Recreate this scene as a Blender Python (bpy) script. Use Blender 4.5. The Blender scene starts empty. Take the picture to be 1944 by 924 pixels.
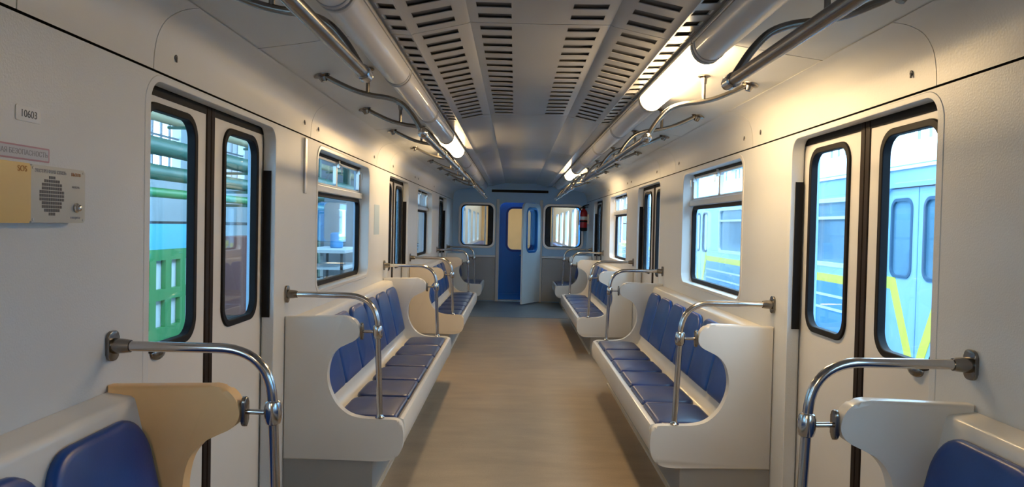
import bpy, bmesh, math
from mathutils import Vector, Matrix
from mathutils.geometry import tessellate_polygon
PI = math.pi
scn = bpy.context.scene
C = scn.collection
PD = 4.693            # spacing of the doorways along the car
W = 1.30              # half width between the wall panels
Y0, Y1 = -3.6, 14.53  # end walls
YD0, YD1 = 2.47, 3.77 # first doorway in view
YW0, YW1 = 4.56, 6.19 # first side window in view
ZS = 1.96             # top of wall panels

# ------------------------------------------------------------ materials
def mat(name, col, rough=.5, metal=0., spec=.5, bump=0., bscale=60., emit=None, es=0., var=0., vscale=3., coat=0., trans=0., alpha=1., ior=1.45, stretch=None, var2=0.):
    m = bpy.data.materials.new(name); m.use_nodes = True
    nt = m.node_tree; b = nt.nodes['Principled BSDF']
    b.inputs['Base Color'].default_value = (*col, 1); b.inputs['Roughness'].default_value = rough
    b.inputs['Metallic'].default_value = metal; b.inputs['Specular IOR Level'].default_value = spec
    b.inputs['IOR'].default_value = ior
    b.inputs['Coat Weight'].default_value = coat; b.inputs['Transmission Weight'].default_value = trans
    if emit:
        b.inputs['Emission Color'].default_value = (*emit, 1); b.inputs['Emission Strength'].default_value = es
    tc = nt.nodes.new('ShaderNodeTexCoord')
    src = tc.outputs['Object']
    if stretch:
        mp = nt.nodes.new('ShaderNodeMapping'); mp.inputs['Scale'].default_value = stretch
        nt.links.new(src, mp.inputs['Vector']); src = mp.outputs['Vector']
    if var > 0:
        n = nt.nodes.new('ShaderNodeTexNoise'); n.inputs['Scale'].default_value = vscale; n.inputs['Detail'].default_value = 6
        nt.links.new(src, n.inputs['Vector'])
        r = nt.nodes.new('ShaderNodeMapRange'); r.inputs['From Min'].default_value = .3; r.inputs['From Max'].default_value = .7
        r.inputs['To Min'].default_value = 1-var; r.inputs['To Max'].default_value = 1+var
        nt.links.new(n.outputs['Fac'], r.inputs['Value'])
        mx = nt.nodes.new('ShaderNodeVectorMath'); mx.operation = 'SCALE'
        mx.inputs[0].default_value = col
        nt.links.new(r.outputs['Result'], mx.inputs['Scale']); nt.links.new(mx.outputs['Vector'], b.inputs['Base Color'])
        if var2 > 0:
            r2 = nt.nodes.new('ShaderNodeMapRange'); r2.inputs['From Min'].default_value = .3; r2.inputs['From Max'].default_value = .7
            r2.inputs['To Min'].default_value = max(.02, rough-var2); r2.inputs['To Max'].default_value = rough+var2
            nt.links.new(n.outputs['Fac'], r2.inputs['Value']); nt.links.new(r2.outputs['Result'], b.inputs['Roughness'])
    if bump > 0:
        n2 = nt.nodes.new('ShaderNodeTexNoise'); n2.inputs['Scale'].default_value = bscale; n2.inputs['Detail'].default_value = 3
        nt.links.new(tc.outputs['Object'], n2.inputs['Vector'])
        bp = nt.nodes.new('ShaderNodeBump'); bp.inputs['Strength'].default_value = bump; bp.inputs['Distance'].default_value = .002
        nt.links.new(n2.outputs['Fac'], bp.inputs['Height']); nt.links.new(bp.outputs['Normal'], b.inputs['Normal'])
    return m

def glass_mat(name, tint=(.86, .95, 1.)):
    m = bpy.data.materials.new(name); m.use_nodes = True
    nt = m.node_tree; nt.nodes.clear()
    o = nt.nodes.new('ShaderNodeOutputMaterial'); mix = nt.nodes.new('ShaderNodeMixShader')
    t = nt.nodes.new('ShaderNodeBsdfTransparent'); t.inputs['Color'].default_value = (*tint, 1)
    g = nt.nodes.new('ShaderNodeBsdfGlossy'); g.inputs['Roughness'].default_value = .02
    f = nt.nodes.new('ShaderNodeLayerWeight'); f.inputs['Blend'].default_value = .5
    pw = nt.nodes.new('ShaderNodeMath'); pw.operation = 'POWER'; pw.inputs[1].default_value = 4.5
    ma = nt.nodes.new('ShaderNodeMath'); ma.operation = 'MULTIPLY_ADD'; ma.inputs[1].default_value = .75; ma.inputs[2].default_value = .025
    nt.links.new(f.outputs['Facing'], pw.inputs[0]); nt.links.new(pw.outputs[0], ma.inputs[0])
    nt.links.new(ma.outputs[0], mix.inputs['Fac']); nt.links.new(t.outputs[0], mix.inputs[1]); nt.links.new(g.outputs[0], mix.inputs[2])
    nt.links.new(mix.outputs[0], o.inputs['Surface'])
    return m

M = dict(
    wall=mat('wall_paint', (.595, .62, .64), .38, bump=.35, bscale=160, var=.03, vscale=2),
    cove=mat('cove_paint', (.60, .605, .60), .36, bump=.2, bscale=120, var=.03, vscale=2),
    ceil=mat('ceiling_paint', (.35, .355, .37), .25, spec=.6, bump=.1, bscale=40, var=.03, vscale=2),
    ceilo=mat('outer_ceiling_paint', (.56, .56, .54), .4, bump=.15, bscale=60, var=.03),
    dark=mat('dark_void', (.015, .015, .016), .8),
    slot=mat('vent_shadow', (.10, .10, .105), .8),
    door=mat('door_paint', (.64, .635, .62), .3, var=.02, vscale=2),
    jamb=mat('door_frame_paint', (.50, .50, .49), .4),
    rubber=mat('black_rubber', (.008, .008, .010), .6, spec=.2),
    brown_rubber=mat('door_edge_rubber', (.016, .010, .009), .6, spec=.2),
    alu=mat('window_aluminium', (.62, .64, .66), .35, metal=.6),
    chrome=mat('chrome', (.55, .54, .54), .16, metal=1., var=.05, vscale=8),
    dchrome=mat('worn_steel', (.24, .225, .21), .24, metal=1., var=.15, vscale=10),
    shell=mat('bench_plastic_white', (.66, .65, .62), .35, coat=.2, var=.02),
    cream=mat('bench_plastic_cream', (.80, .52, .25), .45, var=.04, vscale=4),
    beige=mat('bench_plastic_beige', (.68, .58, .44), .42, var=.03, vscale=4),
    base=mat('bench_base_grey', (.27, .27, .265), .5, var=.05),
    trim=mat('floor_trim_metal', (.60, .57, .50), .4, metal=.5),
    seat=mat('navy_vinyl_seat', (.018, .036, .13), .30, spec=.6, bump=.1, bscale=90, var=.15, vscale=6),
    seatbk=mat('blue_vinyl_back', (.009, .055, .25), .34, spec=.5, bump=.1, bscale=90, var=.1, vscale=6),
    glass=glass_mat('window_glass'),
    leafw=mat('end_door_white', (.74, .82, .86), .35), pale=mat('pale_blue_paint', (.38, .60, .82), .35, var=.04, vscale=1.5),
    endgrey=mat('end_panel_grey', (.38, .395, .40), .45, var=.04),
    blue=mat('blue_door_paint', (.0, .16, .56), .3, var=.05),
    lock=mat('steel', (.5, .5, .5), .3, metal=.9),
    cap=mat('lamp_end_cap', (.35, .35, .36), .45),
    diff=mat('unlit_lamp_cover', (.50, .50, .51), .35, spec=.5, coat=.3),
    tray=mat('lamp_tray', (.42, .41, .40), .35, metal=.2),
    red=mat('extinguisher_red', (.42, .012, .02), .3, coat=.4),
    white=mat('white_label', (.75, .75, .75), .5),
    yellow=mat('yellow_enamel', (.72, .50, .18), .4),
    igrey=mat('intercom_grey', (.50, .50, .46), .45, bump=.1),
    ink=mat('dark_print', (.10, .10, .11), .6),
    ink_soft=mat('faded_print', (.33, .33, .36), .6),
    ink_org=mat('orange_print', (.50, .22, .06), .6),
    pink=mat('pink_border', (.50, .28, .34), .6),
    stick=mat('clear_sticker', (.52, .53, .58), .5),
    bluest=mat('pale_blue_sticker', (.35, .47, .60), .5),
)
def lamp_mat(name, col, s):
    m = bpy.data.materials.new(name); m.use_nodes = True
    b = m.node_tree.nodes['Principled BSDF']; b.inputs['Base Color'].default_value = (.8, .8, .8, 1)
    b.inputs['Emission Color'].default_value = (*col, 1); b.inputs['Emission Strength'].default_value = s
    return m
M['fill'] = lamp_mat('fill_glow', (1., .85, .65), 9.)  # glow of the strips added to brighten the next car
M['lit'] = lamp_mat('lit_tube_cover', (1., .69, .35), 46.)

# floor: worn brown linoleum
def floor_mat():
    m = bpy.data.materials.new('brown_linoleum'); m.use_nodes = True; nt = m.node_tree; b = nt.nodes['Principled BSDF']
    tc = nt.nodes.new('ShaderNodeTexCoord')
    mp = nt.nodes.new('ShaderNodeMapping'); mp.inputs['Scale'].default_value = (1.2, 3.2, 1)
    n = nt.nodes.new('ShaderNodeTexNoise'); n.inputs['Scale'].default_value = 1.6; n.inputs['Detail'].default_value = 8; n.inputs['Roughness'].default_value = .65
    r = nt.nodes.new('ShaderNodeValToRGB')
    r.color_ramp.elements[0].position = .3; r.color_ramp.elements[0].color = (.22, .168, .115, 1)
    r.color_ramp.elements[1].position = .75; r.color_ramp.elements[1].color = (.35, .27, .185, 1)
    nt.links.new(tc.outputs['Object'], mp.inputs['Vector']); nt.links.new(mp.outputs['Vector'], n.inputs['Vector'])
    nt.links.new(n.outputs['Fac'], r.inputs['Fac'])
    n3 = nt.nodes.new('ShaderNodeTexNoise'); n3.inputs['Scale'].default_value = 120; n3.inputs['Detail'].default_value = 2
    nt.links.new(tc.outputs['Object'], n3.inputs['Vector'])
    mr = nt.nodes.new('ShaderNodeMapRange'); mr.inputs['To Min'].default_value = .8; mr.inputs['To Max'].default_value = 1.2
    nt.links.new(n3.outputs['Fac'], mr.inputs['Value'])
    vm = nt.nodes.new('ShaderNodeVectorMath'); vm.operation = 'SCALE'
    nt.links.new(r.outputs['Color'], vm.inputs[0]); nt.links.new(mr.outputs['Result'], vm.inputs['Scale'])
    nt.links.new(vm.outputs['Vector'], b.inputs['Base Color'])
    rr = nt.nodes.new('ShaderNodeMapRange'); rr.inputs['To Min'].default_value = .36; rr.inputs['To Max'].default_value = .6
    nt.links.new(n.outputs['Fac'], rr.inputs['Value']); nt.links.new(rr.outputs['Result'], b.inputs['Roughness'])
    return m
M['floor'] = floor_mat()

# ------------------------------------------------------------ mesh helpers
def obj(name, bm, m, parent=None, smooth=35, bevel=0, loc=None):
    bmesh.ops.recalc_face_normals(bm, faces=bm.faces)
    me = bpy.data.meshes.new(name); bm.to_mesh(me); bm.free()
    for mm in (m if isinstance(m, (list, tuple)) else [m]): me.materials.append(mm)
    if smooth:
        for p in me.polygons: p.use_smooth = True
        me.set_sharp_from_angle(angle=math.radians(smooth))
    o = bpy.data.objects.new(name, me); C.objects.link(o)
    if parent: o.parent = parent
    if loc: o.location = loc
    if bevel:
        md = o.modifiers.new('bevel', 'BEVEL'); md.width = bevel; md.segments = 3; md.limit_method = 'ANGLE'; md.angle_limit = math.radians(50)
    return o
def empty(name, loc=(0, 0, 0), rotz=0):
    o = bpy.data.objects.new(name, None); C.objects.link(o); o.location = loc; o.rotation_euler = (0, 0, rotz); return o
def tag(o, label=None, cat=None, group=None, kind=None):
    if label: o['label'] = label
    if cat: o['category'] = cat
    if group: o['group'] = group
    if kind: o['kind'] = kind
    return o
def struct(o): o['kind'] = 'structure'; return o
def dup(o, loc, label=None):
    r = o.copy(); C.objects.link(r); r.location = loc
    if label: r['label'] = label
    for ch in list(o.children):
        c = ch.copy(); C.objects.link(c); c.parent = r
        for g in list(ch.children):
            d = g.copy(); C.objects.link(d); d.parent = c
    return r

def box(bm, x0, x1, y0, y1, z0, z1, mi=0):
    vs = [bm.verts.new((x, y, z)) for x in (x0, x1) for y in (y0, y1) for z in (z0, z1)]
    for f in ((0, 1, 3, 2), (4, 6, 7, 5), (0, 4, 5, 1), (2, 3, 7, 6), (0, 2, 6, 4), (1, 5, 7, 3)):
        bm.faces.new([vs[i] for i in f]).material_index = mi
    return bm
def B(*a, **k): return box(bmesh.new(), *a, **k)

def rrect(u0, u1, v0, v1, r, seg=8):
    """rounded rectangle, r one radius or (bottom-left, bottom-right, top-right, top-left)"""
    if not isinstance(r, (tuple, list)): r = (r,)*4
    out = []
    for (cu, cv, a0, q, su, sv) in ((u0, v0, PI, r[0], 1, 1), (u1, v0, 1.5*PI, r[1], -1, 1), (u1, v1, 0, r[2], -1, -1), (u0, v1, .5*PI, r[3], 1, -1)):
        if q <= 0: out.append((cu, cv)); continue
        for i in range(seg+1):
            a = a0 + .5*PI*i/seg
            out.append((cu + su*q + q*math.cos(a), cv + sv*q + q*math.sin(a)))
    return out
def plate(bm, outer, holes, d0, d1, mp, mi=0):
    """2D outline with holes, extruded between depths d0 and d1; mp(u, v, d) -> xyz"""
    loops = [outer] + list(holes)
    tris = tessellate_polygon([[Vector((u, v, 0)) for u, v in L] for L in loops])
    fv = [bm.verts.new(mp(u, v, d0)) for L in loops for u, v in L]
    bv = [bm.verts.new(mp(u, v, d1)) for L in loops for u, v in L]
    for t in tris:
        for vs in (fv, bv):
            try: bm.faces.new([vs[i] for i in t]).material_index = mi
            except ValueError: pass
    k = 0
    for L in loops:
        n = len(L)
        for i in range(n):
            a, b = k+i, k+(i+1) % n
            bm.faces.new((fv[a], fv[b], bv[b], bv[a])).material_index = mi
        k += n
    return bm
def ring(bm, outer, inner, d0, d1, mp): # frame between two loops of equal count
    n = len(outer)
    V = [[bm.verts.new(mp(u, v, d)) for u, v in L] for L, d in ((outer, d0), (inner, d0), (inner, d1), (outer, d1))]
    for i in range(n):
        j = (i+1) % n
        for k in range(4):
            a, b = V[k], V[(k+1) % 4]
            bm.faces.new((a[i], a[j], b[j], b[i]))
    return bm
def prism(bm, poly, d0, d1, mp, bev=0, seg=3):
    """outline without holes, ngon ends, bevelled rims"""
    n = len(poly)
    a = [bm.verts.new(mp(u, v, d0)) for u, v in poly]; b = [bm.verts.new(mp(u, v, d1)) for u, v in poly]
    f1 = bm.faces.new(a); f2 = bm.faces.new(b[::-1])
    for i in range(n): bm.faces.new((a[i], b[i], b[(i+1) % n], a[(i+1) % n]))
    if bev:
        es = list(f1.edges) + list(f2.edges)
        bmesh.ops.bevel(bm, geom=es, offset=bev, segments=seg, affect='EDGES', profile=.5)
    return bm
def spline(pts, n=6):
    """Catmull-Rom through open list"""
    out = []
    P = [pts[0]] + list(pts) + [pts[-1]]
    for i in range(1, len(P)-2):
        p0, p1, p2, p3 = (Vector(P[i+k]) for k in (-1, 0, 1, 2))
        for j in range(n):
            t = j/n
            out.append(.5*((2*p1) + (p2-p0)*t + (2*p0-5*p1+4*p2-p3)*t*t + (3*p1-p0-3*p2+p3)*t**3))
    out.append(Vector(pts[-1])); return out
def fillet(pts, r, n=8):
    """3D polyline with rounded corners"""
    P = [Vector(p) for p in pts]; out = [P[0]]
    for i in range(1, len(P)-1):
        a, b, c = P[i-1], P[i], P[i+1]
        rr = min(r, .49*(a-b).length, .49*(c-b).length)
        s = b + (a-b).normalized()*rr; e = b + (c-b).normalized()*rr
        for j in range(n+1):
            t = j/n; out.append(s*(1-t)**2 + b*2*t*(1-t) + e*t*t)
    out.append(P[-1]); return out
def tube(bm, path, r, seg=14, caps=True):
    path = [Vector(p) for p in path]; rings = []
    up = Vector((.123, .456, .88)).normalized(); n = None
    for i, p in enumerate(path):
        t = (path[min(i+1, len(path)-1)] - path[max(i-1, 0)]).normalized()
        if n is None: n = (up - t*up.dot(t)).normalized()
        else: n = (n - t*n.dot(t)).normalized()
        b = t.cross(n); rr = r(i/(len(path)-1)) if callable(r) else r
        rings.append([bm.verts.new(p + n*math.cos(2*PI*k/seg)*rr + b*math.sin(2*PI*k/seg)*rr) for k in range(seg)])
    for a, c in zip(rings, rings[1:]):
        for k in range(seg): bm.faces.new((a[k], a[(k+1) % seg], c[(k+1) % seg], c[k]))
    if caps: bm.faces.new(rings[0][::-1]); bm.faces.new(rings[-1])
    return bm
def lathe(bm, prof, origin, axis, seg=20):
    """prof: list of (radius, distance along axis)"""
    ax = Vector(axis).normalized(); t = Vector((0, 0, 1)) if abs(ax.z) < .9 else Vector((1, 0, 0))
    n = (t - ax*t.dot(ax)).normalized(); b = ax.cross(n); o = Vector(origin); rings = []
    for r, h in prof:
        rings.append([bm.verts.new(o + ax*h + (n*math.cos(2*PI*k/seg) + b*math.sin(2*PI*k/seg))*max(r, 1e-4)) for k in range(seg)])
    for a, c in zip(rings, rings[1:]):
        for k in range(seg): bm.faces.new((a[k], a[(k+1) % seg], c[(k+1) % seg], c[k]))
    bm.faces.new(rings[0][::-1]); bm.faces.new(rings[-1]); return bm
def ball(bm, c, r, s=(1, 1, 1), seg=16):
    bmesh.ops.create_uvsphere(bm, u_segments=seg, v_segments=seg//2+2, radius=r, matrix=Matrix.Translation(c) @ Matrix.Diagonal((*s, 1))); return bm
def inset(poly, d):
    n = len(poly); out = []
    cu = sum(p[0] for p in poly)/n; cv = sum(p[1] for p in poly)/n
    w = max(abs(p[0]-cu) for p in poly); h = max(abs(p[1]-cv) for p in poly)
    return [(cu + (u-cu)*(1-d/w), cv + (v-cv)*(1-d/h)) for u, v in poly]
def pad(bm, poly, t, mp, crown=.01):
    """upholstered pad on an outline: rounded rim and a slightly domed top"""
    L = [(.004, 0), (0, .35*t), (.003, .7*t), (.012, .93*t), (.026, t), (.07, t+crown*.6), (.13, t+crown)]
    n = len(poly); prev = None
    for d, h in L:
        ringv = [bm.verts.new(mp(u, v, h)) for u, v in inset(poly, d)]
        if prev:
            for i in range(n): bm.faces.new((prev[i], prev[(i+1) % n], ringv[(i+1) % n], ringv[i]))
        else: bm.faces.new(ringv[::-1])
        prev = ringv
    bm.faces.new(prev); return bm

def text(name, body, size, m, loc, rot, parent=None, ext=.0006, align='CENTER'):
    cu = bpy.data.curves.new(name, 'FONT'); cu.body = body; cu.size = size; cu.extrude = ext; cu.align_x = align; cu.align_y = 'CENTER'
    cu.materials.append(m); tmp = bpy.data.objects.new(name, cu); C.objects.link(tmp)
    me = bpy.data.meshes.new_from_object(tmp.evaluated_get(bpy.context.evaluated_depsgraph_get())); bpy.data.objects.remove(tmp)
    o = bpy.data.objects.new(name, me); C.objects.link(o); o.location = loc; o.rotation_euler = rot
    if parent: o.parent = parent
    return o

# ------------------------------------------------------------ car shell
floor = struct(obj('floor', B(-W-.12, W+.12, Y0-.1, Y1+.05, -.06, 0), M['floor']))
M['sheet2'] = mat('blue_grey_sheet', (.16, .18, .19), .42, var=.12, vscale=3)
struct(obj('floor_end', B(-.80, .80, 12.0, Y1-.04, .0004, .003), M['sheet2']))  # thin blue-grey sheet over the floor at the far end

SIDES = ((-1, 'left'), (1, 'right'))
for s, sn in SIDES:
    mp = lambda u, v, d, s=s: (s*d, u, v)
    holes = []
    for k in (-1, 0, 1, 2):
        holes.append(rrect(YD0+k*PD, YD1+k*PD, .0, ZS-.012, (0, 0, .09, .09)))
    for k in (-1, 0, 1):
        holes.append(rrect(YW0+k*PD, YW1+k*PD, 1.035, 1.93, (.09, .09, .09, .09)))
    struct(obj('wall_'+sn, plate(bmesh.new(), [(Y0, -.05), (Y1, -.05), (Y1, ZS-.004), (Y0, ZS-.004)], holes, W, W+.06, mp), M['wall'], smooth=30))
    # outer skin between openings so that no light gets round the door leaves
    oh = []
    for k in (-1, 0, 1, 2): oh.append(rrect(YD0+.03+k*PD, YD1-.03+k*PD, .0, 1.93, (0, 0, .09, .09)))
    for k in (-1, 0, 1): oh.append(rrect(YW0-.01+k*PD, YW1+.01+k*PD, 1.02, 1.945, .09))
    struct(obj('wall_outer_'+sn, plate(bmesh.new(), [(Y0, -.05), (Y1, -.05), (Y1, 2.2), (Y0, 2.2)], oh, W+.115, W+.13, mp), M['pale'], smooth=30))
    # cove panels above the wall, with narrow gaps between them
    cp = [(1.30, ZS+.004), (1.297, 2.02), (1.285, 2.08), (1.255, 2.13), (1.205, 2.158), (1.15, 2.168)]
    cp = [(p.x, p.y) for p in spline([(a, b, 0) for a, b in cp], 4)]
    joints = [Y0]
    for k in (-1, 0, 1, 2):
        for j in (2.49, 4.40, 6.5): joints.append(j + k*PD)
    joints = [j for j in joints if Y0 <= j < Y1-.3] + [Y1]
    n = 0
    for a, b in zip(joints, joints[1:]):
        bm = bmesh.new(); n += 1
        poly = cp + [(x+.02, z+.012) for x, z in cp[::-1]]
        prism(bm, poly, a+.0025, b-.0025, lambda u, v, d, s=s: (s*u, d, v))
        cv = struct(obj('trim_%d' % (n + (20 if s > 0 else 0)), bm, M['cove'], smooth=40))
        # keyhole locks near the panel ends
        for yy in ((a+.15, b-.15) if b-a > 1 else ()):
            if 1.5 < yy < 12:
                bm = bmesh.new(); lathe(bm, [(.010, .0), (.010, .0035), (.004, .004)], (s*1.2955, yy, 2.035), (-s, 0, 0), 12)
                box(bm, s*1.294, s*1.2895, yy-.003, yy+.003, 2.018, 2.035)
                obj('keyhole', bm, M['ink'], cv)
    struct(obj('trim_%d' % (40 if s < 0 else 41), plate(bmesh.new(), [(Y0, 1.9), (Y1, 1.9), (Y1, 2.2), (Y0, 2.2)], [rrect(YW0-.02+k*PD, YW1+.02+k*PD, 1.8, 1.945, 0) for k in ()], W+.065, W+.08, mp), M['dark']))
    # outer ceiling panels
    oc = [(1.155, 2.171), (1.0, 2.193), (.80, 2.225), (.70, 2.242), (.60, 2.252)]
    js = [Y0, -1.96, .54, 3.07, 5.65, 8.2, 10.7, Y1]
    for a, b in zip(js, js[1:]):
        poly = oc + [(x, z+.012) for x, z in oc[::-1]]
        struct(obj('ceiling', prism(bmesh.new(), poly, a+.0035, b-.0035, lambda u, v, d, s=s: (s*u, d, v)), M['ceilo'], smooth=40))
# backing above the ceiling
struct(obj('roof', B(-W-.13, W+.13, Y0, Y1, 2.40, 2.43), M['dark']))
for s, _ in SIDES: struct(obj('roof_side', prism(bmesh.new(), [(W+.13, 2.2), (W+.13, 2.43), (.9, 2.43), (W+.09, 2.2)], Y0, Y1, lambda u, v, d, s=s: (s*u, d, v)), M['dark']))

# central ceiling: flat middle, sloping facets and outer strips, with rows of vent slots
def zc(x):
    x = abs(x)
    P = [(0, 2.302), (.29, 2.305), (.305, 2.298), (.52, 2.252), (.53, 2.246), (.66, 2.252)]
    for (a, za), (b, zb) in zip(P, P[1:]):
        if x <= b: return za + (zb-za)*(x-a)/(b-a)
    return P[-1][1]
cols = [(.118, .252), (.345, .495), (.537, .606)]
xs = sorted(set([0, .29, .305, .52, .53, .66] + [c for p in cols for c in p])); xs = [-x for x in xs[:0:-1]] + xs
def slotted(y0, y1, slots):
    bm = bmesh.new(); ys = [y0]
    for a in slots: ys += [a, a+.066]
    ys.append(y1)
    G = [[bm.verts.new((x, y, zc(x))) for x in xs] for y in ys]
    for j in range(len(ys)-1):
        sl = (j % 2 == 1)
        for i in range(len(xs)-1):
            xm = abs(xs[i]+xs[i+1])/2
            if sl and any(a < xm < b for a, b in cols): continue
            bm.faces.new((G[j][i], G[j][i+1], G[j+1][i+1], G[j+1][i]))
    r = bmesh.ops.extrude_face_region(bm, geom=list(bm.faces))
    for v in [g for g in r['geom'] if isinstance(g, bmesh.types.BMVert)]: v.co.z += .003
    return bm
cj = [Y0, -1.9, .57, 3.10, 5.62, 8.15, 10.7, 13.2, Y1]
for a, b in zip(cj, cj[1:]):
    sl = []
    if -2 < a < 5.3:
        y = a+.05
        while y < b-.08: sl.append(y); y += .1465
    struct(obj('ceiling', slotted(a+.003, b-.003, sl), M['ceil'], smooth=20))
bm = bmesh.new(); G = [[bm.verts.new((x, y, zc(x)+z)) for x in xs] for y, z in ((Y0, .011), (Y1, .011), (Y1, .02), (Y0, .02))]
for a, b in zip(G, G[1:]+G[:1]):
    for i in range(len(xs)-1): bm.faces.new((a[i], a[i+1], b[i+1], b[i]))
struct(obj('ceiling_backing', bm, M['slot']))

# ------------------------------------------------------------ sliding doors
def door_pair(num, y, s):
    root = struct(empty('door_%d' % num, (0, y, 0)))
    D = YD1-YD0; xa, xb = W+.068, W+.098; mp = lambda u, v, d: (s*d, u, v)
    for side in (0, 1):
        if side == 0: u0, u1, w0, w1 = -.04, D/2-.042, .085, .505
        else: u0, u1, w0, w1 = D/2+.042, D+.04, D-.505, D-.085
        hole = rrect(w0, w1, 1.0, 1.865, .085)
        leaf = obj('door_leaf', plate(bmesh.new(), [(u0, .012), (u1, .012), (u1, 1.955), (u0, 1.955)], [hole], xa, xb, mp), M['door'], root)
        seal = obj('window_seal', ring(bmesh.new(), rrect(w0-.012, w1+.012, .988, 1.877, .095), rrect(w0+.016, w1-.016, 1.016, 1.849, .072), xa-.010, xb-.006, mp), M['rubber'], leaf, bevel=.004)
        obj('glass', plate(bmesh.new(), rrect(w0+.005, w1-.005, 1.005, 1.86, .08), [], xa+.014, xa+.018, mp), M['glass'], leaf)
        e0, e1 = (u1, u1+.040) if side == 0 else (u0-.040, u0)
        obj('edge_rubber', B(s*(xa-.006), s*(xb+.004), e0+.0005, e1, .012, 1.955), M['brown_rubber'], leaf, bevel=.006)
        if side == 0:
            bm = bmesh.new(); ball(bm, (s*(xa-.004), .205, .985), .05, (.35, 1, .55))
            obj('handle', bm, M['dchrome'], leaf)
    bm = bmesh.new(); box(bm, s*(W+.0605), s*(W+.0665), -.03, D+.03, 1.938, 1.954)
    obj('track_cover', bm, M['rubber'], root)
    # raised frame lining the opening on the wall side
    outer = rrect(-.035, D+.035, .0, ZS-.008, (0, 0, .11, .11)); inner = rrect(.004, D-.004, .0, ZS-.03, (0, 0, .075, .075))
    obj('door_frame', ring(bmesh.new(), outer, inner, W-.002, W+.055, mp), M['wall'], root, bevel=.003)
    obj('edge_strip', B(s*(W+.02), s*(W+.058), D-.013, D-.0045, .98, 1.72), M['rubber'], root)
    obj('sill', B(s*(W-.01), s*(W+.11), .0, D, .0005, .010), M['lock'], root)
    return root
for s, sn in SIDES:
    d = door_pair(1 if s < 0 else 2, YD0, s)
    for i, k in enumerate((-1, 1, 2)):
        r = dup(d, (0, YD0+k*PD, 0)); r.name = 'door_%d' % (3 + 2*i + (s > 0))

# ------------------------------------------------------------ side windows
def side_window(num, y, s):
    root = struct(empty('window_%d' % num, (0, y, 0)))
    D = YW1-YW0; mp = lambda u, v, d: (s*d, u, v)
    za, zb = 1.035, 1.93
    o = rrect(-.012, D+.012, za-.012, zb+.012, .10); i = rrect(.012, D-.012, za+.012, zb-.012, .08)
    obj('window_frame', ring(bmesh.new(), o, i, W-.004, W+.112, mp), M['door'], root, bevel=.003)
    zt = 1.665
    obj('window_seal', ring(bmesh.new(), rrect(.010, D-.010, za+.010, zt, .07), rrect(.045, D-.045, za+.042, zt-.028, .05), W+.075, W+.105, mp), M['rubber'], root)
    obj('glass', plate(bmesh.new(), rrect(.03, D-.03, za+.03, zt-.01, .06), [], W+.09, W+.094, mp), M['glass'], root)
    obj('transom', B(s*(W+.05), s*(W+.11), .011, D-.011, zt-.002, zt+.045), M['alu'], root, bevel=.006)
    vf = obj('vent_frame', plate(bmesh.new(), rrect(.011, D-.011, zt+.046, zb-.011, (.0, .0, .07, .07)), [rrect(.05, D/2-.018, zt+.062, zb-.045, .02), rrect(D/2+.018, D-.05, zt+.062, zb-.045, .02)], W+.075, W+.10, mp), M['alu'], root, bevel=.003)
    for a, b in ((.04, D/2-.01), (D/2+.01, D-.04)):
        obj('vent_glass', B(s*(W+.086), s*(W+.089), a, b, zt+.05, zb-.035), M['glass'], vf)
    for yy in (.10, D/2, D-.10):
        bm = bmesh.new(); box(bm, s*(W+.055), s*(W+.076), yy-.012, yy+.012, zb-.07, zb-.02)
        tube(bm, [(s*(W+.056), yy, zb-.045), (s*(W+.04), yy, zb-.06), (s*(W+.04), yy, zb-.11)], .005, 8)
        obj('latch', bm, M['lock'], vf)
    return root
for s, sn in SIDES:
    w = side_window(1 if s < 0 else 2, YW0, s)
    for i, k in enumerate((-1, 1)):
        r = dup(w, (0, YW0+k*PD, 0)); r.name = 'window_%d' % (3 + 2*i + (s > 0))

# ------------------------------------------------------------ end walls
def mpy(u, v, d): return (u, d, v)
ew_out = [(-W-.13, -.05), (W+.13, -.05), (W+.13, 2.425), (-W-.13, 2.425)]
DO = rrect(-.385, .385, .02, 1.93, (0, 0, .12, .12))
WL = rrect(-1.15, -.50, 1.07, 1.885, .11); WR = rrect(.49, 1.215, 1.07, 1.885, .11)
struct(obj('wall_far', plate(bmesh.new(), ew_out, [DO, WL, WR], Y1, Y1+.06, mpy), M['pale'], smooth=30))
struct(obj('wall_near', plate(bmesh.new(), ew_out, [], Y0-.06, Y0, mpy), M['wall'], smooth=30))
for num, (L, a, b) in enumerate(((WL, -1.15, -.50), (WR, .49, 1.215))):
    r = struct(empty('window_%d' % (7+num), (0, Y1, 0)))
    obj('window_frame', ring(bmesh.new(), rrect(a-.035, b+.035, 1.035, 1.92, .14), rrect(a+.01, b-.01, 1.08, 1.875, .10), -.018, .02, mpy), M['alu'], r, bevel=.006)
    obj('window_seal', ring(bmesh.new(), rrect(a+.008, b-.008, 1.078, 1.877, .10), rrect(a+.03, b-.03, 1.10, 1.855, .08), -.006, .05, mpy), M['rubber'], r)
    obj('glass', plate(bmesh.new(), rrect(a+.02, b-.02, 1.09, 1.865, .09), [], .03, .034, mpy), M['glass'], r)
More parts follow.
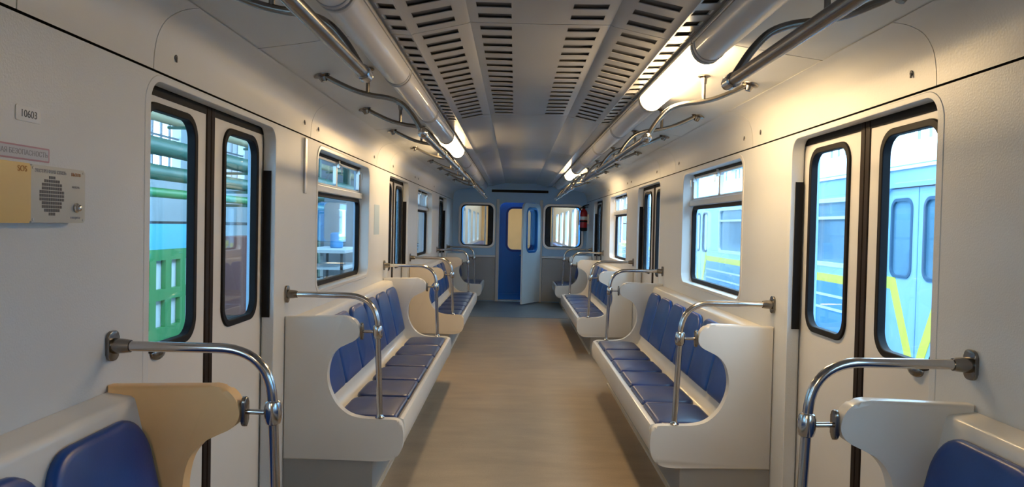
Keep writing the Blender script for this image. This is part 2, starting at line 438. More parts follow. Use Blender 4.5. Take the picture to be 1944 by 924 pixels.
# end wall lower cabinets with a light ledge
for s, sn in SIDES:
    x0, x1 = sorted((s*.455, s*1.29))
    struct(obj('wall_panel', B(x0, x1, Y1-.03, Y1-.001, .02, .86), M['endgrey'], bevel=.006))
    struct(obj('trim_%d' % (50+(s > 0)), B(x0-.01, x1, Y1-.07, Y1-.0012, .862, .90), M['white'], bevel=.006))
    x0, x1 = sorted((s*.392, s*.45))
    struct(obj('trim_%d' % (52+(s > 0)), B(x0, x1, Y1-.035, Y1-.001, .0, 1.99), M['door'], bevel=.008))
struct(obj('trim_54', B(-.55, .55, Y1-.02, Y1-.001, 2.125, 2.175), M['dark'], bevel=.005))
struct(obj('trim_55', B(-1.0, 1.0, Y1-.03, Y1-.001, 2.205, 2.225), M['pale']))
# blue gangway door standing in the doorway
gd = struct(empty('door_9', (0, Y1+.12, 0)))
bl = obj('door_leaf', plate(bmesh.new(), rrect(-.45, .45, .03, 1.99, (0, 0, .12, .12)), [rrect(-.235, .235, 1.0, 1.83, .12)], 0, .035, mpy), M['blue'], gd)
obj('window_seal', ring(bmesh.new(), rrect(-.262, .262, .973, 1.857, .145), rrect(-.22, .22, 1.015, 1.815, .10), -.012, .045, mpy), mat('blue_seal', (.004, .05, .28), .4), bl, bevel=.006)
obj('glass', plate(bmesh.new(), rrect(-.23, .23, 1.005, 1.825, .11), [], .015, .019, mpy), M['glass'], bl)
obj('kick_rail', B(-.37, .37, -.014, -.001, .12, .15), M['blue'], bl, bevel=.005)
# white end door folded open towards the aisle
wd = struct(empty('door_10', (.385, Y1-.04, 0), math.radians(62)))
def mpw(u, v, d): return (-u, d, v)
wl = obj('door_leaf', plate(bmesh.new(), rrect(.01, .735, .025, 1.91, (0, 0, .12, .12)), [rrect(.16, .585, 1.0, 1.81, .11)], -.038, 0, mpw), M['leafw'], wd)
obj('window_seal', ring(bmesh.new(), rrect(.135, .61, .975, 1.835, .135), rrect(.178, .567, 1.018, 1.792, .09), -.046, .008, mpw), M['blue'], wl, bevel=.005)
obj('glass', plate(bmesh.new(), rrect(.165, .58, 1.005, 1.805, .10), [], -.02, -.016, mpw), M['glass'], wl)
bm = bmesh.new(); lathe(bm, [(.022, 0), (.022, .01), (.010, .014), (.010, .05)], (-.68, 0, .93), (0, 1, 0), 14); tube(bm, [(-.68, .05, .93), (-.60, .055, .93)], .009, 10)
obj('handle', bm, M['chrome'], wl)

# ------------------------------------------------------------ benches
def pt(s): return lambda u, v, d: (s*u, d, v)
prof = [(.99, .972), (.945, .962), (.915, .937), (.90, .90), (.903, .868), (.925, .842), (.965, .822), (1.01, .797), (1.045, .755), (1.062, .70), (1.066, .64), (1.052, .575), (1.015, .505), (.955, .452), (.89, .432), (.80, .426), (.715, .425), (.68, .418), (.664, .395), (.656, .33), (.665, .265), (.695, .222), (.745, .204), (.80, .2)]
end_poly = [(1.298, .963)] + [(p.x, p.y) for p in spline([(a, b, 0) for a, b in prof], 4)] + [(1.298, .2)]
def bench(s, length, n, pm_near, pm_far, name='train_bench'):
    """origin at the centre of the panel nearest the camera; runs along +y"""
    r = empty(name)
    L = length
    shell = [(.658, .40), (.664, .418), (.68, .424), (.692, .420), (.700, .402), (1.03, .392), (1.075, .405), (1.098, .45), (1.108, .50), (1.206, .908), (1.212, .928), (1.224, .936), (1.298, .944), (1.298, .21), (.75, .205), (.70, .225), (.668, .27), (.657, .33)]
    obj('seat_shell', prism(bmesh.new(), shell, .018, L-.018, pt(s)), M['shell'], r, smooth=50)
    obj('base', B(*sorted((s*.82, s*1.297)), -.018, L+.018, .0, .203), M['base'], r)
    obj('base_trim', B(*sorted((s*.806, s*.8195)), -.018, L+.018, .0, .022), M['trim'], r)
    for d, pm in ((0, pm_near), (L, pm_far)):
        if pm is None: continue
        obj('end_panel', prism(bmesh.new(), end_poly, d-.026, d+.026, pt(s), bev=.012), pm, r, smooth=50)
    w = (L-.07)/n
    for i in range(n):
        a, b = .035+i*w+.006, .035+(i+1)*w-.006
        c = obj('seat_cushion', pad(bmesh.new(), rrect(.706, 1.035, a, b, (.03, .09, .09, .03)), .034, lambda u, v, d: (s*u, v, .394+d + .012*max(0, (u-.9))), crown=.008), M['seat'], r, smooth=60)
        # back pad on the sloping back
        ax = Vector((.092, .395)).normalized(); nx = Vector((-ax.y, ax.x))
        def mpb(u, v, d): q = Vector((1.105, .475)) + ax*v + nx*d; return (s*q.x, u, q.y)
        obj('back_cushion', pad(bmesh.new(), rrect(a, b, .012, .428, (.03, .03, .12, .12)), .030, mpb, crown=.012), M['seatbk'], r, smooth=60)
    return r
def grab_rail(s):
    r = empty('grab_rail')
    path = [(s*1.29, 0, 1.080), (s*.815, 0, 1.080), (s*.787, 0, .437)]
    obj('tube', tube(bmesh.new(), fillet(path, .16, 12), .0155, 16), M['chrome'], r)
    bm = bmesh.new(); prism(bm, rrect(-.03, .03, 1.035, 1.125, .02), s*1.2995, s*1.288, lambda u, v, d: (d, u, v), bev=.003)
    lathe(bm, [(.024, 0), (.022, .03), (.019, .05)], (s*1.289, 0, 1.08), (-s, 0, 0), 18)
    obj('wall_flange', bm, M['dchrome'], r)
    bm = bmesh.new(); lathe(bm, [(.0165, -.036), (.022, -.032), (.026, -.02), (.027, 0), (.026, .02), (.022, .032), (.0165, .036)], (s*.8065, 0, .888), (.04*s, 0, 1), 18)
    obj('clamp', bm, M['chrome'], r)
    obj('link', tube(bmesh.new(), [(s*.83, 0, .888), (s*.899, 0, .890)], .008, 12), M['chrome'], r)
    bm = bmesh.new(); prism(bm, rrect(-.018, .018, .845, .935, .017), s*.8985, s*.884, lambda u, v, d: (d, u, v), bev=.004)
    obj('mounting_plate', bm, M['dchrome'], r)
    obj('foot', lathe(bmesh.new(), [(.026, 0), (.026, .004), (.019, .010), (.016, .02)], (s*.787, 0, .4275), (0, 0, 1), 18), M['chrome'], r)
    return r

YB0, YB1 = 3.97, 6.935
BL = YB1-YB0
bl_ = {}
b = bench(-1, BL, 6, M['shell'], M['shell']); b.location = (0, YB0, 0)
tag(b, 'white moulded bench with bright blue seats along left wall, just past the near doors', 'bench', 'moulded benches along the walls')
b = bench(-1, BL, 6, M['beige'], M['beige']); b.location = (0, YB0+PD, 0)
tag(b, 'beige ended bench on the left, beyond the second left doors, far down the aisle', 'bench', 'moulded benches along the walls')
b = bench(-1, BL, 6, M['cream'], M['cream']); b.location = (0, YB0-PD, 0)
tag(b, 'bench with yellowed cream end panel and navy back pads in bottom left corner', 'bench', 'moulded benches along the walls')
b = bench(1, BL, 6, M['shell'], M['shell']); b.location = (0, YB0, 0)
tag(b, 'white moulded bench with navy seats along right wall, just past the near doors', 'bench', 'moulded benches along the walls')
dup(b, (0, YB0+PD, 0), 'white bench with navy seats on the right, beyond the second right doors')
dup(b, (0, YB0-PD, 0), 'grey white bench with dark navy back pad in bottom right corner')
LS = Y1-.06-(YB0+2*PD)
for s, lab in ((-1, 'short bench on the left against the far end wall, behind the beige bench'), (1, 'short bench with pale lit seat on the right against the far end wall')):
    b = bench(s, LS, 2, M['shell'], None); b.location = (0, YB0+2*PD, 0); tag(b, lab, 'bench', 'moulded benches along the walls')
rails = {-1: [(YB0-PD+BL, 'chrome grab rail on the cream bench end at bottom left'),
              (YB0, 'chrome grab rail at the near end of the left bench with bright blue seats'),
              (YB1, 'chrome grab rail at the far end of the left bench with bright blue seats'),
              (YB0+PD, 'chrome grab rail at the near end of the beige ended left bench'),
              (YB1+PD, 'chrome grab rail at the far end of the beige ended left bench'),
              (YB0+2*PD, 'chrome grab rail on the short left bench by the end wall')],
         1: [(YB0-PD+BL, 'chrome grab rail on the bench end at bottom right'),
             (YB0, 'chrome grab rail at the near end of the right bench under the big window'),
             (YB1, 'chrome grab rail at the far end of the right bench under the big window'),
             (YB0+PD, 'chrome grab rail at the near end of the second bench down the right side'),
             (YB1+PD, 'chrome grab rail at the far end of the second bench down the right side'),
             (YB0+2*PD, 'chrome grab rail on the short right bench by the end wall')]}
for s in (-1, 1):
    g = None
    for y, lab in rails[s]:
        if g is None:
            g = grab_rail(s); g.location = (0, y, 0); tag(g, lab, 'grab rail', 'grab rails on the bench ends')
        else: dup(g, (0, y, 0), lab)

# ------------------------------------------------------------ overhead handrails
def ztop(x): # underside of outer ceiling
    P = [(.60, 2.252), (.70, 2.242), (.80, 2.225), (1.0, 2.193), (1.155, 2.171)]
    for (a, za), (b, zb) in zip(P, P[1:]):
        if x <= b: return za + (zb-za)*(x-a)/(b-a)
def overhead(s, y0, y1, brs, loop_near, loop_far):
    r = empty('overhead_handrail')
    obj('rail', tube(bmesh.new(), [(s*.545, y0, 1.91), (s*.545, y1, 1.91)], .018, 18), M['dchrome'], r)
    for i, y in enumerate(brs):
        # bracket tube sweeping from the ceiling flange down to the rail
        dy = .0
        prf = [(1.035, 2.183, 0), (.97, 2.150, 0), (.88, 2.112, 0), (.80, 2.092, 0), (.72, 2.080, 0), (.655, 2.055, 0), (.605, 2.005, 0), (.568, 1.95, 0), (.548, 1.915, 0)]
        br = obj('bracket', tube(bmesh.new(), [(s*p.x, y, p.y) for p in spline(prf, 4)], .0125, 12), M['dchrome'], r)
        bm = bmesh.new(); lathe(bm, [(.042, 0), (.040, .006), (.022, .014), (.014, .035)], (s*1.045, y, ztop(1.045)-.001), (-s*.35, 0, -1), 18)
        obj('flange', bm, M['dchrome'], br)
        bm = bmesh.new(); tube(bm, [(s*.82, y, 2.095), (s*.82, y, ztop(.82)-.003)], .0095, 10)
        lathe(bm, [(.030, 0), (.030, .005), (.016, .012), (.012, .04)], (s*.82, y, ztop(.82)-.001), (0, 0, -1), 16)
        obj('post', bm, M['dchrome'], br)
        bm = bmesh.new(); lathe(bm, [(.019, -.028), (.0235, -.024), (.0235, .024), (.019, .028)], (s*.545, y, 1.91), (0, 1, 0), 18)
        obj('collar', bm, M['chrome'], br)
    for y, d in ((y0, -1), (y1, 1)):
        bm = bmesh.new(); ball(bm, (s*.545, y, 1.91), .0185, (1, .6, 1)); obj('end_cap', bm, M['chrome'], r)
    return r
for s, side in ((-1, 'left'), (1, 'right')):
    o = overhead(s, -.98, 2.27, (-.9, .1, 1.15, 2.22), 0, 0)
    tag(o, 'dark chrome overhead handrail nearest the camera on the %s' % side, 'handrail', 'overhead handrails')
    o = overhead(s, 3.62, 7.02, (3.66, 4.70, 5.75, 6.98), 0, 0)
    tag(o, 'chrome overhead handrail on the %s, above the first full bench' % side, 'handrail', 'overhead handrails')
    o2 = dup(o, (0, PD, 0), 'chrome overhead handrail on the %s, farther one, running towards the end wall' % side)

# ------------------------------------------------------------ ceiling lamps
def lamp(s, lit):
    r = empty('ceiling_lamp')
    Lh = 1.29; cx = s*.685; zt = 2.240; rr = .066
    obj('tray', B(cx-.072, cx+.072, .004, Lh-.004, zt-.016, zt-.002), M['tray'], r, bevel=.003)
    arc = [(cx + rr*math.cos(a), zt-.017 - (rr+.006)*math.sin(a)) for a in [PI*i/16 for i in range(17)]]
    obj('lamp_cover', prism(bmesh.new(), arc, .03, Lh-.03, mpy), M['lit'] if lit else M['diff'], r, smooth=50)
    arc2 = [(cx + (rr+.003)*math.cos(a), zt-.017 - (rr+.010)*math.sin(a)) for a in [PI*i/16 for i in range(17)]]
    for a in (.004, Lh-.03):
        obj('end_cap', prism(bmesh.new(), arc2, a, a+.026, mpy, bev=.003), M['cap'], r, smooth=50)
    return r
for s, side in ((-1, 'left'), (1, 'right')):
    offs = 3.06 if s > 0 else 3.72
    li = {1: (0, 5), -1: (2, -4)}[s]
    for lit in (True, False):
        pr = None
        for k in range(-5, 9):
            y = offs + k*1.3
            if y < Y0 or y+1.3 > Y1-.1: continue
            if (k in li) != lit: continue
            if lit:
                lab = {(1, 0): 'glowing warm white tube lamp on the right, near the front', (1, 5): 'glowing tube lamp on the right, small and far off near the end wall',
                       (-1, 2): 'glowing tube lamp on the left, halfway down the ceiling'}.get((s, k), 'glowing tube lamp on the left, out of view overhead')
            else:
                nth = ('first', 'second', 'third', 'fourth', 'fifth', 'sixth', 'seventh', 'eighth', 'ninth')
                ref = 0 if s > 0 else 2; dk = k-ref
                lab = 'unlit grey tube lamp on the %s, %s one %s the %s glowing lamp' % (side, nth[abs(dk)-1], 'beyond' if dk > 0 else 'nearer than', 'large near' if s > 0 else 'left')
            if pr is None:
                pr = lamp(s, lit); pr.location = (0, y, 0); tag(pr, lab, 'ceiling lamp', ('lit tube lamps' if lit else 'unlit tube lamps in the %s ceiling row' % side))
            else: dup(pr, (0, y, 0), lab)

# ------------------------------------------------------------ wall fittings on the left
RL = (PI/2, 0, PI/2)   # text on the left wall, reading along +y
ic = empty('intercom', (-W, 1.70, 0)); tag(ic, 'grey intercom panel with round speaker grille and yellow left part on left wall', 'intercom')
obj('housing', prism(bmesh.new(), rrect(.105, .335, 1.450, 1.592, .006), .0005, .038, lambda u, v, d: (d, u, v), bev=.004), M['igrey'], ic)
obj('yellow_panel', prism(bmesh.new(), rrect(-.06, .1045, 1.449, 1.593, .006), .0005, .040, lambda u, v, d: (d, u, v), bev=.004), M['yellow'], ic)
bm = bmesh.new()
gy, gz = .190, 1.518
for i in range(-5, 6):
    for j in range(-5, 6):
        if i*i+j*j <= 27:
            a, c = gy+i*.0092, gz+j*.0092
            bm.faces.new([bm.verts.new(p) for p in ((.0386, a-.0036, c-.0036), (.0386, a+.0036, c-.0036), (.0386, a+.0036, c+.0036), (.0386, a-.0036, c+.0036))])
r_ = bmesh.ops.extrude_face_region(bm, geom=list(bm.faces))
for v in [g for g in r_['geom'] if isinstance(g, bmesh.types.BMVert)]: v.co.x -= .001
obj('speaker_grille', bm, M['ink'], ic, smooth=0)
obj('button', lathe(bmesh.new(), [(.013, 0), (.013, .004), (.009, .006), (.009, .012), (.004, .015)], (.038, .293, 1.49), (1, 0, 0), 18), M['chrome'], ic)
for a, c in ((.115, 1.458), (.115, 1.584), (.325, 1.458), (.325, 1.584)):
    obj('screw', lathe(bmesh.new(), [(.0035, 0), (.003, .0015)], (.038, a, c), (1, 0, 0), 10), M['lock'], ic)
text('lettering', 'ЭКСТРЕННАЯ СВЯЗЬ', .0125, M['ink_soft'], (.0386, .185, 1.578), RL, ic, .0003)
text('lettering', 'ВЫЗОВ', .012, M['ink_org'], (.0386, .292, 1.577), RL, ic, .0003)
text('lettering', 'нажать', .010, M['ink_soft'], (.0386, .292, 1.545), RL, ic, .0003)
text('lettering', 'говорите', .010, M['ink_soft'], (.0386, .290, 1.464), RL, ic, .0003)
text('lettering', 'SOS', .020, M['ink_org'], (.0406, .072, 1.578), RL, ic, .0003)
st = obj('information_sticker', prism(bmesh.new(), rrect(1.60, 1.937, 1.604, 1.640, .003), -W+.0004, -W+.0014, lambda u, v, d: (d, u, v)), M['pink'])
tag(st, 'long pink bordered sticker above the intercom on left wall', 'sticker')
obj('face', B(-W+.0012, -W+.0018, 1.605, 1.932, 1.608, 1.636), M['stick'], st)
text('lettering', 'ПОЖАРНАЯ БЕЗОПАСНОСТЬ', .018, M['ink_soft'], (-W+.002, 1.80, 1.622), RL, st, .0003)
nt_ = obj('number_plate', prism(bmesh.new(), rrect(1.805, 1.90, 1.699, 1.736, .004), -W+.0004, -W+.0022, lambda u, v, d: (d, u, v), bev=.0005), M['white'])
tag(nt_, 'small white car number plate high on left wall', 'sign')
text('lettering', '10603', .026, M['ink'], (-W+.0024, 1.853, 1.717), RL, nt_, .0004)
bs = obj('pale_notice', prism(bmesh.new(), rrect(6.42, 6.66, 1.37, 1.63, .01), -W+.0004, -W+.0016, lambda u, v, d: (d, u, v)), M['bluest'])
tag(bs, 'pale blue notice on left wall between window and second doors', 'sign')
vs = obj('wall_strip', B(-W+.0004, -W+.012, 4.26, 4.30, 1.63, 1.945), M['lock'], bevel=.003)
tag(vs, 'narrow vertical metal strip on left wall beside the window', 'strip')

# ------------------------------------------------------------ fire extinguisher
fe = empty('fire_extinguisher', (1.20, 14.02, 1.42)); tag(fe, 'red fire extinguisher with white label hanging by the far right window', 'fire extinguisher')
obj('cylinder', lathe(bmesh.new(), [(.05, 0), (.066, .012), (.070, .03), (.070, .33), (.060, .365), (.03, .395), (.024, .41)], (0, 0, 0), (0, 0, 1), 24), M['red'], fe)
obj('label', lathe(bmesh.new(), [(.0712, .20), (.0712, .26)], (0, 0, 0), (0, 0, 1), 24), M['white'], fe)
obj('band', lathe(bmesh.new(), [(.073, .155), (.073, .185)], (0, 0, 0), (0, 0, 1), 24), M['rubber'], fe)
obj('bottom_ring', lathe(bmesh.new(), [(.056, -.012), (.068, -.004), (.0715, .05), (.0705, .052)], (0, 0, 0), (0, 0, 1), 24), M['rubber'], fe)
bm = bmesh.new(); box(bm, -.03, .03, -.014, .014, .41, .45); tube(bm, [(-.02, 0, .45), (.03, -.02, .47), (.09, -.05, .485)], .010, 10); tube(bm, [(-.02, 0, .435), (.08, -.04, .44)], .008, 10)
obj('valve', bm, M['rubber'], fe)
obj('hose', tube(bmesh.new(), spline([(-.02, 0, .43), (-.07, 0, .41), (-.088, 0, .34), (-.085, 0, .2), (-.083, 0, .1)], 5), .009, 10), M['rubber'], fe)
obj('mounting_bracket', B(.066, .098, -.02, .02, .12, .30), M['lock'], fe)

# ------------------------------------------------------------ outside: depot hall
M['ground'] = mat('hall_concrete', (.34, .35, .34), .7, var=.15, vscale=.8)
M['hallw'] = mat('hall_wall_white', (.62, .70, .74), .7, var=.06, vscale=.6)
M['green'] = mat('green_paint', (.035, .13, .09), .45, var=.1)
M['brgreen'] = mat('bright_green_paint', (.04, .24, .07), .45)
M['sky'] = mat('cyan_panel', (.08, .42, .75), .5)
M['tb'] = mat('train_light_blue', (.34, .56, .74), .3, var=.06, vscale=1)
M['tb2'] = mat('train_mid_blue', (.10, .32, .62), .3, var=.08, vscale=1)
M['ty'] = mat('train_yellow', (.85, .78, .08), .4)
M['tw'] = mat('train_roof_white', (.72, .78, .80), .5, var=.05)
M['tg'] = mat('train_window_dark', (.13, .26, .36), .12, var=.15, vscale=2)
M['beam'] = mat('yellow_tan_beam', (.45, .40, .24), .5)
M['brown'] = mat('rust_brown', (.22, .09, .07), .6)
M['dgrey'] = mat('dark_grey_metal', (.06, .065, .07), .5)
M['grey'] = mat('mid_grey', (.28, .30, .33), .6, var=.1, vscale=2)
gr = struct(obj('ground', B(-16, 16, -12, 46, -1.22, -1.15), M['ground']))

def hall_wall(name, x, sgn):
    bm = bmesh.new(); wins = [rrect(-10+i*3.0, -10+i*3.0+2.4, 3.0, 5.3, 0) for i in range(18)]
    struct(obj(name, plate(bm, [(-12, -1.15), (46, -1.15), (46, 8 if sgn > 0 else 5.6), (-12, 8 if sgn > 0 else 5.6)], wins, x, x+sgn*.3, lambda u, v, d: (d, u, v)), M['hallw'], smooth=20))
    bm = bmesh.new()
    for i in range(18):
        for k in range(1, 4): box(bm, x+.08*sgn, x+.14*sgn, -10+i*3+k*.6-.03, -10+i*3+k*.6+.03, 3.0, 5.3)
        for k in range(1, 4): box(bm, x+.07*sgn, x+.15*sgn, -10+i*3, -10+i*3+2.4, 3.0+k*.58-.03, 3.0+k*.58+.03)
    struct(obj('window_grid', bm, M['grey'], smooth=0))
hall_wall('hall_wall_left', -11.5, -1)
hall_wall('hall_wall_right', 11.5, 1)

# neighbouring train standing on the right
XT = 4.25
nt2 = empty('metro_train', (0, 0, 0)); tag(nt2, 'pale blue metro train with yellow stripe standing outside the right windows', 'train')
mt = lambda u, v, d: (d, u, v)
TD = [8.1 + PD*k - .65 for k in (-3, -2, -1, 0, 1, 2, 3, 4, 5)]
holes = []
for y in TD: holes.append(rrect(y, y+1.3, -.2, 2.0, (0, 0, .1, .1)))
for y in TD[:-1]: holes.append(rrect(y+2.1, y+3.75, 1.03, 1.93, .1))
obj('body_side', plate(bmesh.new(), [(-8, -.35), (31, -.35), (31, 2.25), (-8, 2.25)], holes, XT, XT+.08, mt), M['tb'], nt2)
obj('body_back', B(XT+2.7, XT+2.78, -8, 31, -.35, 2.25), M['tb'], nt2)
obj('interior', B(XT+.75, XT+.80, -7.9, 30.9, -.2, 2.1), mat('train_interior', (.55, .60, .62), .6, var=.1, vscale=2), nt2)
rp = [(XT-.02, 2.2), (XT+.1, 2.42), (XT+.5, 2.62), (XT+1.35, 2.7), (XT+2.2, 2.62), (XT+2.6, 2.42), (XT+2.8, 2.2)]
obj('roof', prism(bmesh.new(), rp, -8, 31, pt(1)), M['tw'], nt2)
obj('underframe', B(XT+.1, XT+2.6, -8, 31, -1.1, -.36), M['dgrey'], nt2)
for a, b in [(-8, TD[0])] + [(y+1.3, z) for y, z in zip(TD, TD[1:])] + [(TD[-1]+1.3, 31)]:
    obj('yellow_stripe', B(XT-.006, XT-.001, a+.02, b-.02, .80, .91), M['ty'], nt2)
    obj('blue_band', B(XT-.005, XT-.001, a+.02, b-.02, -.33, .79), M['tb2'], nt2)
    for z in (.60, .42, .1): obj('white_line', B(XT-.009, XT-.006, a+.02, b-.02, z, z+.035), M['tw'], nt2)
for y in TD:
    for k in (0, 1):
        u0, u1 = (y+.005, y+.64) if k == 0 else (y+.66, y+1.295)
        w0, w1 = (y+.09, y+.52) if k == 0 else (y+.78, y+1.21)
        lf = obj('door_leaf', plate(bmesh.new(), [(u0, -.19), (u1, -.19), (u1, 1.99), (u0, 1.99)], [rrect(w0, w1, 1.0, 1.86, .1)], XT+.03, XT+.06, mt), M['tb'], nt2)
        obj('window_seal', ring(bmesh.new(), rrect(w0-.02, w1+.02, .98, 1.88, .12), rrect(w0+.015, w1-.015, 1.015, 1.845, .09), XT+.02, XT+.065, mt), mat('seal_blue', (.05, .12, .2), .5) if y == TD[0] and k == 0 else bpy.data.materials['seal_blue'], lf)
        obj('glass', plate(bmesh.new(), rrect(w0, w1, 1.0, 1.86, .1), [], XT+.045, XT+.05, mt), M['tg'], lf)
        # slanting yellow warning bars
        bm = bmesh.new()
        if k == 0: q = [(y+.63, .05), (y+.46, .05), (y+.44, .16), (y+.10, .84), (y+.01, .84), (y+.01, .98), (y+.20, .98), (y+.58, .2)]
        else: q = [(y+.67, .05), (y+.84, .05), (y+.86, .16), (y+1.20, .84), (y+1.29, .84), (y+1.29, .98), (y+1.10, .98), (y+.72, .2)]
        prism(bm, q, XT+.024, XT+.029, mt); obj('warning_bar', bm, M['ty'], lf)
for y in TD[:-1]:
    f = obj('window_frame', ring(bmesh.new(), rrect(y+2.08, y+3.77, 1.01, 1.95, .12), rrect(y+2.14, y+3.71, 1.07, 1.89, .08), XT-.004, XT+.04, mt), M['tw'], nt2)
    obj('glass', plate(bmesh.new(), rrect(y+2.1, y+3.75, 1.03, 1.93, .1), [], XT+.03, XT+.035, mt), M['tg'], f)
    obj('transom', B(XT+.0, XT+.029, y+2.14, y+3.71, 1.66, 1.70), M['tw'], f)

# roof slabs added over the left hall to hold back daylight, with narrow gaps
for i in range(12):
    y = -12 + i*5.0
    struct(obj('hall_daylight_block', B(-16, -1.6, y, y+4.9, 5.6, 5.75), M['hallw']))
# left side of the hall: platform, gate, pipes, columns, benches
pl = struct(obj('hall_platform', B(-11.4, -2.6, -10, 40, -1.15, -.15), M['ground']))
gt = empty('green_gate', (-4.0, 7.55, -.15)); tag(gt, 'bright green framed gate with white panes seen through the near left door window', 'gate')
bm = bmesh.new()
wn = [rrect(.13+i*.36, .13+i*.36+.22, z0, z1, .0) for i in range(4) for z0, z1 in ((.42, .72), (.84, 1.16))]
plate(bm, [(0, .28), (1.6, .28), (1.6, 1.28), (0, 1.28)], wn, 0, .05, mt); obj('frame', bm, M['brgreen'], gt)
obj('panel', B(-.035, -.005, .02, 1.58, .3, 1.26), M['hallw'], gt)
obj('blue_board', B(-.02, .04, .0, 1.6, 1.281, 1.56), M['sky'], gt)
for a in (.05, 1.5): obj('post', B(.0, .05, a, a+.05, 0, .279), M['brgreen'], gt)
def pipe(name, x, z, r, m, lab, y0=-8, y1=35.9):
    o = obj(name, tube(bmesh.new(), [(x, y0, z), (x, y1, z)], r, 14), m); tag(o, lab, 'pipe', 'pipes along the hall'); return o
pipe('hall_pipe', -5.2, 2.50, .13, M['green'], 'dark green pipe along the hall, uppermost one in the near left door window')
pipe('hall_pipe', -5.2, 2.13, .11, M['green'], 'green pipe along the hall, second from top in near left door window')
pipe('hall_pipe', -5.2, 1.84, .07, M['brgreen'], 'brighter green thin pipe along the hall, lowest one in near left door window')
pipe('hall_pipe', -6.5, 3.3, .10, M['beam'], 'tan pipe high along the hall beyond the green ones')
for i in range(8):
    y = 6.2 + i*3.9
    c = empty('steel_column', (-5.9, y, -.15)); tag(c, 'green painted steel column holding the hall pipes', 'column', 'steel columns in the hall')
    bm = bmesh.new(); box(bm, -.11, .11, -.015, .015, 0, 4.2); box(bm, -.11, -.09, -.1, .1, 0, 4.2); box(bm, .09, .11, -.1, .1, 0, 4.2); obj('shaft', bm, M['green'], c, smooth=0)
    for x0, x1, zz in ((.11, .8, 1.918), (.11, .8, 2.168), (.11, .8, 2.518), (-.72, -.11, 3.348)): obj('bracket', B(x0, x1, -.04, .04, zz-.05, zz), M['green'], c)
    obj('base_plate', B(-.18, .18, -.18, .18, 0, .03), M['dgrey'], c)
struct(obj('hall_wall_end', B(-16, -1.6, 36, 36.3, -1.15, 5.6), M['grey']))
lb = struct(obj('hall_railing', B(-6.9, -6.84, -6, 35.9, 1.35, 1.42), M['dgrey']))
def cab(x, y, w, d, h, m, name, lab, cat):
    r = empty(name, (x, y, -.15)); tag(r, lab, cat)
    obj('body', B(-w/2, w/2, 0, d, .06, h), m, r, bevel=.015)
    obj('plinth', B(-w/2+.02, w/2-.02, .02, d-.02, 0, .06), M['dgrey'], r)
    for a, b in ((.02, d/2-.01), (d/2+.01, d-.02)):
        dd = obj('cabinet_door', B(w/2, w/2+.02, a, b, .1, h-.05), m, r, bevel=.004); obj('handle', B(w/2+.02, w/2+.04, b-.08 if a < .1 else a+.05, b-.05 if a < .1 else a+.08, h*.45, h*.55), M['lock'], dd)
    return r
cab(-4.6, 12.2, .8, 1.2, 1.35, M['brown'], 'tool_cabinet', 'brown cabinet outside the second pane of the near left doors', 'cabinet')
cab(-5.0, 9.9, .7, 1.5, 1.1, M['hallw'], 'tool_cabinet', 'white cabinet outside the near left doors beside the green gate', 'cabinet')
cab(-4.2, 17.8, .9, 2.0, 2.3, M['grey'], 'electric_cabinet', 'tall grey cabinet seen through the first left window', 'cabinet')
wb = empty('work_table', (-4.0, 15.0, -.15)); tag(wb, 'white topped work table seen through the first left window', 'table')
obj('tabletop', B(-.5, .5, 0, 2.4, 1.0, 1.06), M['hallw'], wb); obj('shelf', B(-.45, .45, .05, 2.35, .66, .70), M['hallw'], wb)
for a in (-.45, .40):
    for b_ in (.05, 2.28): obj('leg', B(a, a+.05, b_, b_+.05, 0, .999), M['dgrey'], wb)
for i, (x, y, c, lab) in enumerate(((-7.5, 13.5, 'sky', 'blue barrel in the hall outside the left windows'), (-4.0, 16.4, 'tb2', 'mid blue drum on the work table'))):
    z = -.15 if i == 0 else .911
    dr = obj('drum', lathe(bmesh.new(), [(.28, 0), (.30, .02), (.30, .28), (.31, .30), (.30, .32), (.30, .6), (.31, .62), (.30, .64), (.30, .88), (.28, .9)] if i == 0 else [(.12, 0), (.14, .02), (.14, .3), (.10, .34)], (x, y, z), (0, 0, 1), 22), M[c]); tag(dr, lab, 'drum')

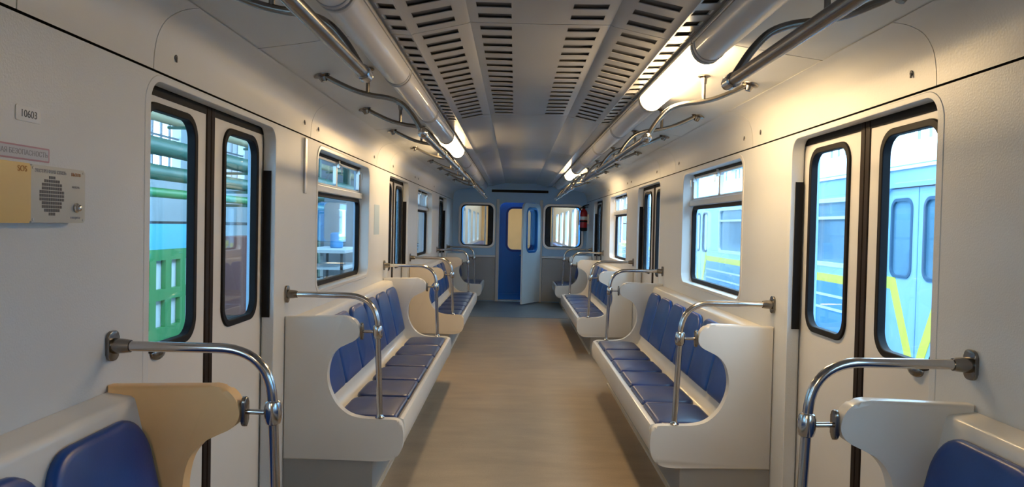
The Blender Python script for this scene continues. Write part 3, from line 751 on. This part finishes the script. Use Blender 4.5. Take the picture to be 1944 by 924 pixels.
# ------------------------------------------------------------ neighbouring car beyond the end wall
nc = empty('metro_car', (0, Y1+.75, 0)); tag(nc, 'adjoining metro car seen through the end windows and the gangway door', 'train')
obj('end_wall', plate(bmesh.new(), ew_out, [DO, WL, WR], 0, .05, mpy), M['tb2'], nc)
nh = [rrect(1.7+k*2.3, 1.7+k*2.3+1.3, 1.0, 1.9, .1) for k in range(4)]
for s, sn in SIDES: obj('side_wall', plate(bmesh.new(), [(.05, 0), (12, 0), (12, 2.25), (.05, 2.25)], nh, s*1.30, s*1.36, mt), M['shell'], nc)
obj('floor_slab', B(-1.36, 1.36, .05, 12, -.08, 0), M['floor'], nc)
obj('car_roof', B(-1.36, 1.36, .05, 12, 2.25, 2.3), M['ceilo'], nc)
obj('back_wall', B(-1.3, 1.3, 11.9, 11.95, 0, 2.25), M['cream'], nc)
for s, sn in SIDES:
    obj('bench_back', B(*sorted((s*.75, s*1.29)), 1.2, 11, 0, .45), M['beige'], nc, bevel=.02)
    obj('bench_back', B(*sorted((s*1.12, s*1.29)), 1.2, 11, .45, .95), M['seatbk'], nc, bevel=.02)
    for k in range(4):
        obj('pole', tube(bmesh.new(), [(s*.75, 1.4+k*2.3, .45), (s*.75, 1.4+k*2.3, 2.24)], .018, 10), M['chrome'], nc)
bm = bmesh.new()
for k in range(9): ring(bm, rrect(-.62, .62, -.12, 2.12, .06), rrect(-.50, .50, -.02, 2.02, .05), -.58+k*.05, -.55+k*.05, mpy)
for s, sn in SIDES: obj('fill_strip', B(*sorted((s*.55, s*.67)), .6, 11.5, 2.20, 2.249), M['fill'], nc)  # glowing strips added as fill light inside the next car
go = obj('gangway_bellows', bm, M['rubber'], nc)

# ------------------------------------------------------------ light
w = bpy.data.worlds.new('daylight'); scn.world = w; w.use_nodes = True
bg = w.node_tree.nodes['Background']; bg.inputs['Color'].default_value = (.55, .79, 1., 1); bg.inputs['Strength'].default_value = 8.8

# ------------------------------------------------------------ camera
cd = bpy.data.cameras.new('camera'); cam = bpy.data.objects.new('camera', cd); C.objects.link(cam)
cd.sensor_width = 36; cd.lens = 1416.8/1944*36; cd.clip_start = .05; cd.clip_end = 200
yaw, pitch, roll = .00332, .02283, .02184
Rm = Matrix.Rotation(yaw, 4, 'Z') @ Matrix.Rotation(-pitch, 4, 'X') @ Matrix.Rotation(PI/2, 4, 'X') @ Matrix.Rotation(roll, 4, 'Z')
cam.matrix_world = Matrix.Translation((-.0871, 0, 1.4662)) @ Rm
scn.camera = cam
scn.view_settings.view_transform = 'Standard'; scn.view_settings.look = 'None'; scn.view_settings.gamma = 1
scn.view_settings.use_curve_mapping = False
scn.view_settings.exposure = 0.0
scn.cycles.use_denoising = True
scn.cycles.max_bounces = 10; scn.cycles.diffuse_bounces = 6; scn.cycles.glossy_bounces = 4; scn.cycles.transparent_max_bounces = 12
scn.cycles.sample_clamp_indirect = 6
